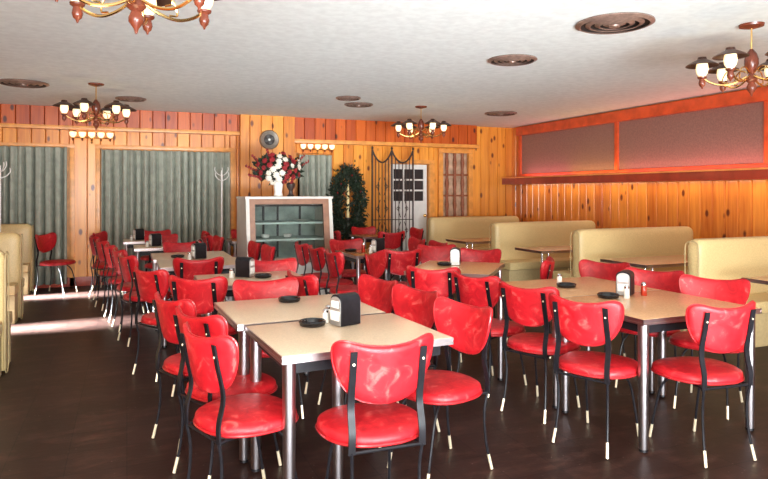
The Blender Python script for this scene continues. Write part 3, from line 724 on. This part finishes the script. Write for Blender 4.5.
def flower(mb, c, dirv, r, n=10):
    c = Vector(c); d = Vector(dirv).normalized(); x = d.orthogonal().normalized(); y = d.cross(x)
    for lay in range(3):
        for k in range(n):
            a = 2*math.pi*(k+0.5*lay)/n; o1 = x*math.cos(a)+y*math.sin(a); t1 = d.cross(o1)
            el = (0.15, 0.7, 1.5)[lay]; v = (o1+d*el).normalized(); rr = r*(1, 0.85, 0.6)[lay]
            A = [c, c+v*rr*0.6+t1*rr*0.24, c+v*rr, c+v*rr*0.6-t1*rr*0.24]
            f0 = [mb.b.verts.new(q+d*0.0015) for q in A]; f1 = [mb.b.verts.new(q-d*0.0015) for q in A]
            mb.b.faces.new(f0); mb.b.faces.new(f1[::-1])
            for j in range(4): kk = (j+1) % 4; mb.b.faces.new((f0[j], f1[j], f1[kk], f0[kk]))
    bmesh.ops.create_icosphere(mb.b, subdivisions=1, radius=r*0.25, matrix=Matrix.Translation(c+d*r*0.15))
spots = []
for k in range(34):
    a = k*2.39996; r = math.sqrt((k+0.5)/34)
    x = 0.31*r*math.cos(a); z = 0.20+0.21*r*math.sin(a); y = -0.19*math.sqrt(max(0.02, 1-r*r))-0.02
    red = (x < -0.08 or (x > 0.04 and z < 0.22) or k % 5 == 3)
    if k % 4 == 0: red = not red
    spots.append((x, y, z, red))
for x, y, z, red in spots:
    m = MB(); flower(m, (x, y, z), (x*1.2, y-0.1, z-0.15), rnd.uniform(0.038, 0.055)); m.build('flower', 'petal_red' if red else 'petal_white', bq, sharp=180)
for k, (dx, dz) in enumerate([(-0.44, 0.22), (-0.40, 0.10), (-0.36, 0.36), (0.42, 0.30), (0.36, 0.38), (-0.16, 0.44), (0.30, 0.10)]):
    m = MB(); m.tube([(dx*0.4, 0, 0.1+dz*0.3), (dx*0.8, -0.02, dz*0.9), (dx, -0.02, dz)], 0.004, 5)
    for q in range(6): flower(m, (dx*(0.62+0.07*q), -0.02+rnd.uniform(-.02, .02), dz*(0.62+0.07*q)+0.02), (dx, -0.3, 0.1), 0.024, 6)
    m.build('spray', 'petal_red', bq, sharp=180)

# leafy arrangement with candle
la = thing('leafy_arrangement', 'tall dark green leafy arrangement round a pale candle against the pine wall', 'plant', (3.60, YB-0.30, 0))
m = MB()
for k in range(2300):
    a = rnd.uniform(-0.25*math.pi, 1.25*math.pi); ex, ez = 0.20, 0.50
    tt = rnd.gauss(0, 0.07)
    p = ((ex+tt*0.9)*math.cos(a), rnd.gauss(0, 0.05), 1.28+(ez+tt)*math.sin(a)*(1 if math.sin(a) > 0 else 1.0))
    leaf(m, p, (p[0]+rnd.uniform(-.3, .3), rnd.uniform(-.6, .2), rnd.uniform(-.6, .5)), rnd.uniform(0.05, 0.09), 0.016)
for k in range(900):
    p = (rnd.uniform(-0.28, 0.28), rnd.gauss(0, 0.06), rnd.uniform(0.62, 0.98)); leaf(m, p, (rnd.uniform(-1, 1), rnd.uniform(-1, .3), rnd.uniform(-.6, .6)), 0.08, 0.018)
m.build('foliage', 'leaf', la)
MB().lathe([(0.13, 0), (0.15, 0.02), (0.13, 0.12), (0.05, 0.20), (0.03, 0.80), (0.06, 0.98), (0.06, 1.0)], n=18).build('stand', 'iron', la)
MB().lathe([(0.026, 1.0), (0.024, 1.56), (0.010, 1.58), (0.003, 1.64)], (0, 0, 0), 14).build('candle', 'candle', la)
for k in range(9):
    a = rnd.uniform(0, math.pi); m = MB(); m.lathe([(0.002, -0.015), (0.012, -0.008), (0.015, 0), (0.012, 0.008), (0.002, 0.015)], (0.21*math.cos(a)+rnd.uniform(-.05, .05), -0.10, 1.25+0.52*math.sin(a)*rnd.uniform(0.4, 1.05)), 8)
    m.build('berry', 'brass' if k % 2 else 'petal_red', la)

# coat stands
def coat_stand(x, y, label):
    t = thing('coat_stand', label, 'coat stand', (x, y, 0), 0, 'pale coat stands by the curtains')
    MB().tube([(0, 0, 0.03), (0, 0, 1.80)], 0.014, 10).build('pole', 'white_gloss', t)
    MB().lathe([(0.16, 0), (0.165, 0.012), (0.04, 0.035), (0.015, 0.06)], n=24).build('base', 'black', t)
    for k in range(6):
        a = k*math.pi/3+0.3; zz = 1.74 if k % 2 else 1.66
        MB().tube(smooth_open([(0, 0, zz-0.03), (0.07*math.cos(a), 0.07*math.sin(a), zz), (0.12*math.cos(a), 0.12*math.sin(a), zz+0.06), (0.115*math.cos(a), 0.115*math.sin(a), zz+0.11)], 4), 0.007, 6).build('hook', 'white_gloss', t)
coat_stand(1.42, 10.42, 'pale coat stand in front of the right end of the wide curtain')
coat_stand(-1.55, 9.60, 'pale coat stand at the far left edge between two cream booth benches')

# ------------------------------------------------------------------ table ware
def napkin_box(x, y, z, face, label, s=1.0):
    """face: heading of the bright face, clockwise from the far wall"""
    t = thing('napkin_dispenser', label, 'napkin dispenser', (x, y, z), R(-face), 'black napkin dispensers')
    w2, dp, h = 0.048*s, 0.062*s, 0.165*s
    def prof(w, h): 
        pts = [(-w, 0.004), (w, 0.004)]
        for k in range(9): a = R(180*k/8); pts.append((w*math.cos(a), h-w*0.7+w*0.7*math.sin(a)))
        return pts
    MB().prism(prof(w2, h), lambda u, v: (u, -dp, v), lambda u, v: (u, dp, v)).build('body', 'black', t)
    for f in (1, -1):
        p = MB().prism(prof(w2*0.88, h*0.93), lambda u, v: (u, f*dp, v), lambda u, v: (u, f*(dp+0.006), v)).build('face_plate', 'steel', t)
        MB().span(-w2*0.72, w2*0.72, f*(dp+0.005), f*(dp+0.012), h*0.18, h*0.48, 0.002).build('napkins', 'paper', p)
        MB().span(-w2*0.6, w2*0.6, f*(dp+0.005), f*(dp+0.010), h*0.58, h*0.80, 0.002).build('plaque', 'white_gloss', p)
    return t
def ashtray(x, y, z, label):
    t = tag(MB().lathe([(0.050, 0), (0.066, 0.004), (0.072, 0.022), (0.066, 0.028), (0.055, 0.024), (0.048, 0.008), (0.01, 0.006)], n=28).build('ashtray', 'black_gloss', None, (x, y, z)), label, 'ashtray', 'black glass ashtrays')
    return t
def shaker(x, y, z, label, mat='salt', h=0.075):
    t = thing('shaker' if mat == 'salt' else 'sauce_bottle', label, 'shaker' if mat == 'salt' else 'bottle', (x, y, z))
    MB().lathe([(0.019, 0), (0.021, 0.004), (0.017, h*0.7), (0.015, h*0.75)], n=14).build('jar', mat, t)
    MB().lathe([(0.0165, h*0.75), (0.0165, h*0.9), (0.010, h), (0.002, h*1.02)], n=14).build('cap', 'chrome', t)
Z = 0.7505
napkin_box(1.07, 3.16, Z, -108, 'black napkin dispenser on the nearest cream table')
ashtray(0.90, 3.20, Z, 'black ashtray left of the dispenser on the nearest cream table'); ashtray(0.96, 3.95, Z, 'black ashtray alone on the table behind the nearest cream one')
shaker(0.985, 3.24, Z, 'glass shaker closest to the camera beside the near napkin dispenser'); shaker(1.03, 3.335, Z, 'glass shaker farther back beside the near napkin dispenser')
napkin_box(3.15, 3.36, Z, -125, 'black napkin dispenser on the near tan table')
ashtray(2.95, 3.30, Z, 'black ashtray near the dispenser on the near tan table'); ashtray(2.99, 3.78, Z, 'black ashtray on the far half of the near tan tables')
shaker(3.05, 3.24, Z, 'glass shaker in front of the dispenser on the near tan table', h=0.085); shaker(3.06, 3.95, Z, 'glass shaker behind the far ashtray on the tan tables')
shaker(3.235, 3.28, Z, 'red sauce bottle right of the dispenser on the near tan table', 'ketchup', 0.09)
napkin_box(0.90, 5.24, Z, 125, 'black napkin dispenser on the second cream table'); ashtray(1.03, 5.14, Z, 'black ashtray on the second cream table')
shaker(0.79, 5.23, Z, 'glass shaker left of the dispenser on the second cream table')
napkin_box(0.70, 6.86, Z, -110, 'black napkin dispenser on the third pair of cream tables'); shaker(0.60, 6.80, Z, 'glass shaker on the third pair of cream tables'); ashtray(0.50, 7.05, Z, 'black ashtray on the third pair of cream tables')
napkin_box(2.93, 5.36, Z, 212, 'black napkin dispenser with pale face on the diagonal table'); ashtray(2.80, 5.34, Z, 'black ashtray on the diagonal tan table')
napkin_box(2.70, 6.80, Z, -110, 'black napkin dispenser on the brown table'); shaker(2.60, 6.78, Z, 'glass shaker on the brown table', h=0.09)
shaker(2.55, 6.88, Z, 'amber red sauce bottle on the brown table', 'ketchup', 0.11); ashtray(2.44, 7.02, Z, 'black ashtray on the brown table')
napkin_box(0.34, 8.66, Z, -110, 'black napkin dispenser on the small table before the wide curtain'); shaker(0.24, 8.60, Z, 'glass shaker on the small table before the wide curtain')
napkin_box(0.16, 9.86, Z, -110, 'black napkin dispenser on the farthest small table'); shaker(0.06, 9.80, Z, 'glass shaker on the farthest small table')
napkin_box(1.75, 9.35, Z, 180, 'black napkin dispenser on the dark table behind the display case')

# ------------------------------------------------------------------ light
wd = bpy.data.worlds.new('World'); S.world = wd; wd.use_nodes = True
wd.node_tree.nodes['Background'].inputs[0].default_value = (0.88, 0.94, 1.0, 1); wd.node_tree.nodes['Background'].inputs[1].default_value = 0.75
def area(name, loc, tgt, sx, sy, e, col):
    ld = bpy.data.lights.new(name, 'AREA'); ld.shape = 'RECTANGLE'; ld.size = sx; ld.size_y = sy; ld.energy = e; ld.color = col
    o = bpy.data.objects.new(name, ld); C.objects.link(o); o.location = loc
    o.rotation_euler = (Vector(tgt)-Vector(loc)).to_track_quat('-Z', 'Y').to_euler()
    return o
area('front_fill_light', (1.2, -1.9, 1.6), (3.0, 6.0, 1.4), 6.5, 1.8, 160, (1.0, 0.95, 0.88))  # unseen area light added behind the camera to brighten the whole room
area('flash_light', (-0.6, -0.4, 2.3), (3.0, 6.5, 1.0), 0.6, 0.6, 135, (1.0, 0.93, 0.84))
area('ceiling_fill_light', (1.5, -1.6, 0.7), (2.5, 5.5, 2.9), 3.0, 1.2, 340, (0.90, 0.96, 1.0))  # added low behind the camera to lift the ceiling, no real source
area('left_ceiling_fill_light', (-2.0, -1.6, 0.8), (-1.2, 5.5, 2.9), 2.5, 1.2, 230, (0.88, 0.95, 1.0))  # second added light, brightens the left of the ceiling
o_ = area('far_ceiling_fill_light', (2.0, -1.8, 0.6), (3.0, 9.0, 2.9), 4.0, 0.8, 90, (0.88, 0.95, 1.0)); o_.data.spread = R(50)  # added narrow beam that evens out the far ceiling
for n_, y_ in (('left_window_light_far', 9.80), ('left_window_light_near', 7.62)):
    o_ = area(n_, (XL-0.08, y_, 0.62), (-0.9, y_+0.03, 0.0), 0.22, 0.26, 170, (0.85, 0.95, 1.0)); o_.data.spread = R(14)
# lamps resting on the ledge shine up the panels; lamps under it graze the boards
def ledge_lamp(name, loc, d, ln, e, col):
    o = area(name, loc, (loc[0], loc[1], loc[2]-1), 0.05, ln, e, col)
    z = -Vector(d).normalized(); y = Vector((0, 1, 0)); x = y.cross(z)
    o.matrix_world = Matrix.Translation(loc) @ Matrix((x, y, z)).transposed().to_4x4()
for y_, col, e_ in ((9.6, (1.0, 0.30, 0.34), 3.0), (8.3, (1.0, 0.58, 0.18), 3.0), (7.0, (1.0, 0.32, 0.26), 3.5), (5.7, (1.0, 0.27, 0.25), 4), (4.4, (1.0, 0.50, 0.22), 3)):
    ledge_lamp('ledge_lamp_up', (XR-0.17, y_, 1.76), (0.25, 0, 1), 1.3, e_, col)
for y_ in (9.6, 8.3, 7.0, 5.7, 4.4):
    ledge_lamp('ledge_lamp_down', (XR-0.15, y_, 1.59), (0.15, 0, -1), 1.3, 2.6, (1.0, 0.86, 0.68))

# ------------------------------------------------------------------ camera
cd = bpy.data.cameras.new('Camera'); cam = bpy.data.objects.new('Camera', cd); C.objects.link(cam); S.camera = cam
cd.sensor_width = 36; cd.sensor_fit = 'HORIZONTAL'; cd.lens = 36*630/768
cd.shift_y = -(239.5-192)/768
cam.location = (0, 0, 1.45); cam.rotation_euler = (R(90), 0, R(-22.2)); cd.clip_start = 0.05
S.view_settings.view_transform = 'Standard'; S.view_settings.look = 'None'; S.view_settings.gamma = 1; S.view_settings.exposure = 0.0
S.view_settings.use_curve_mapping = False
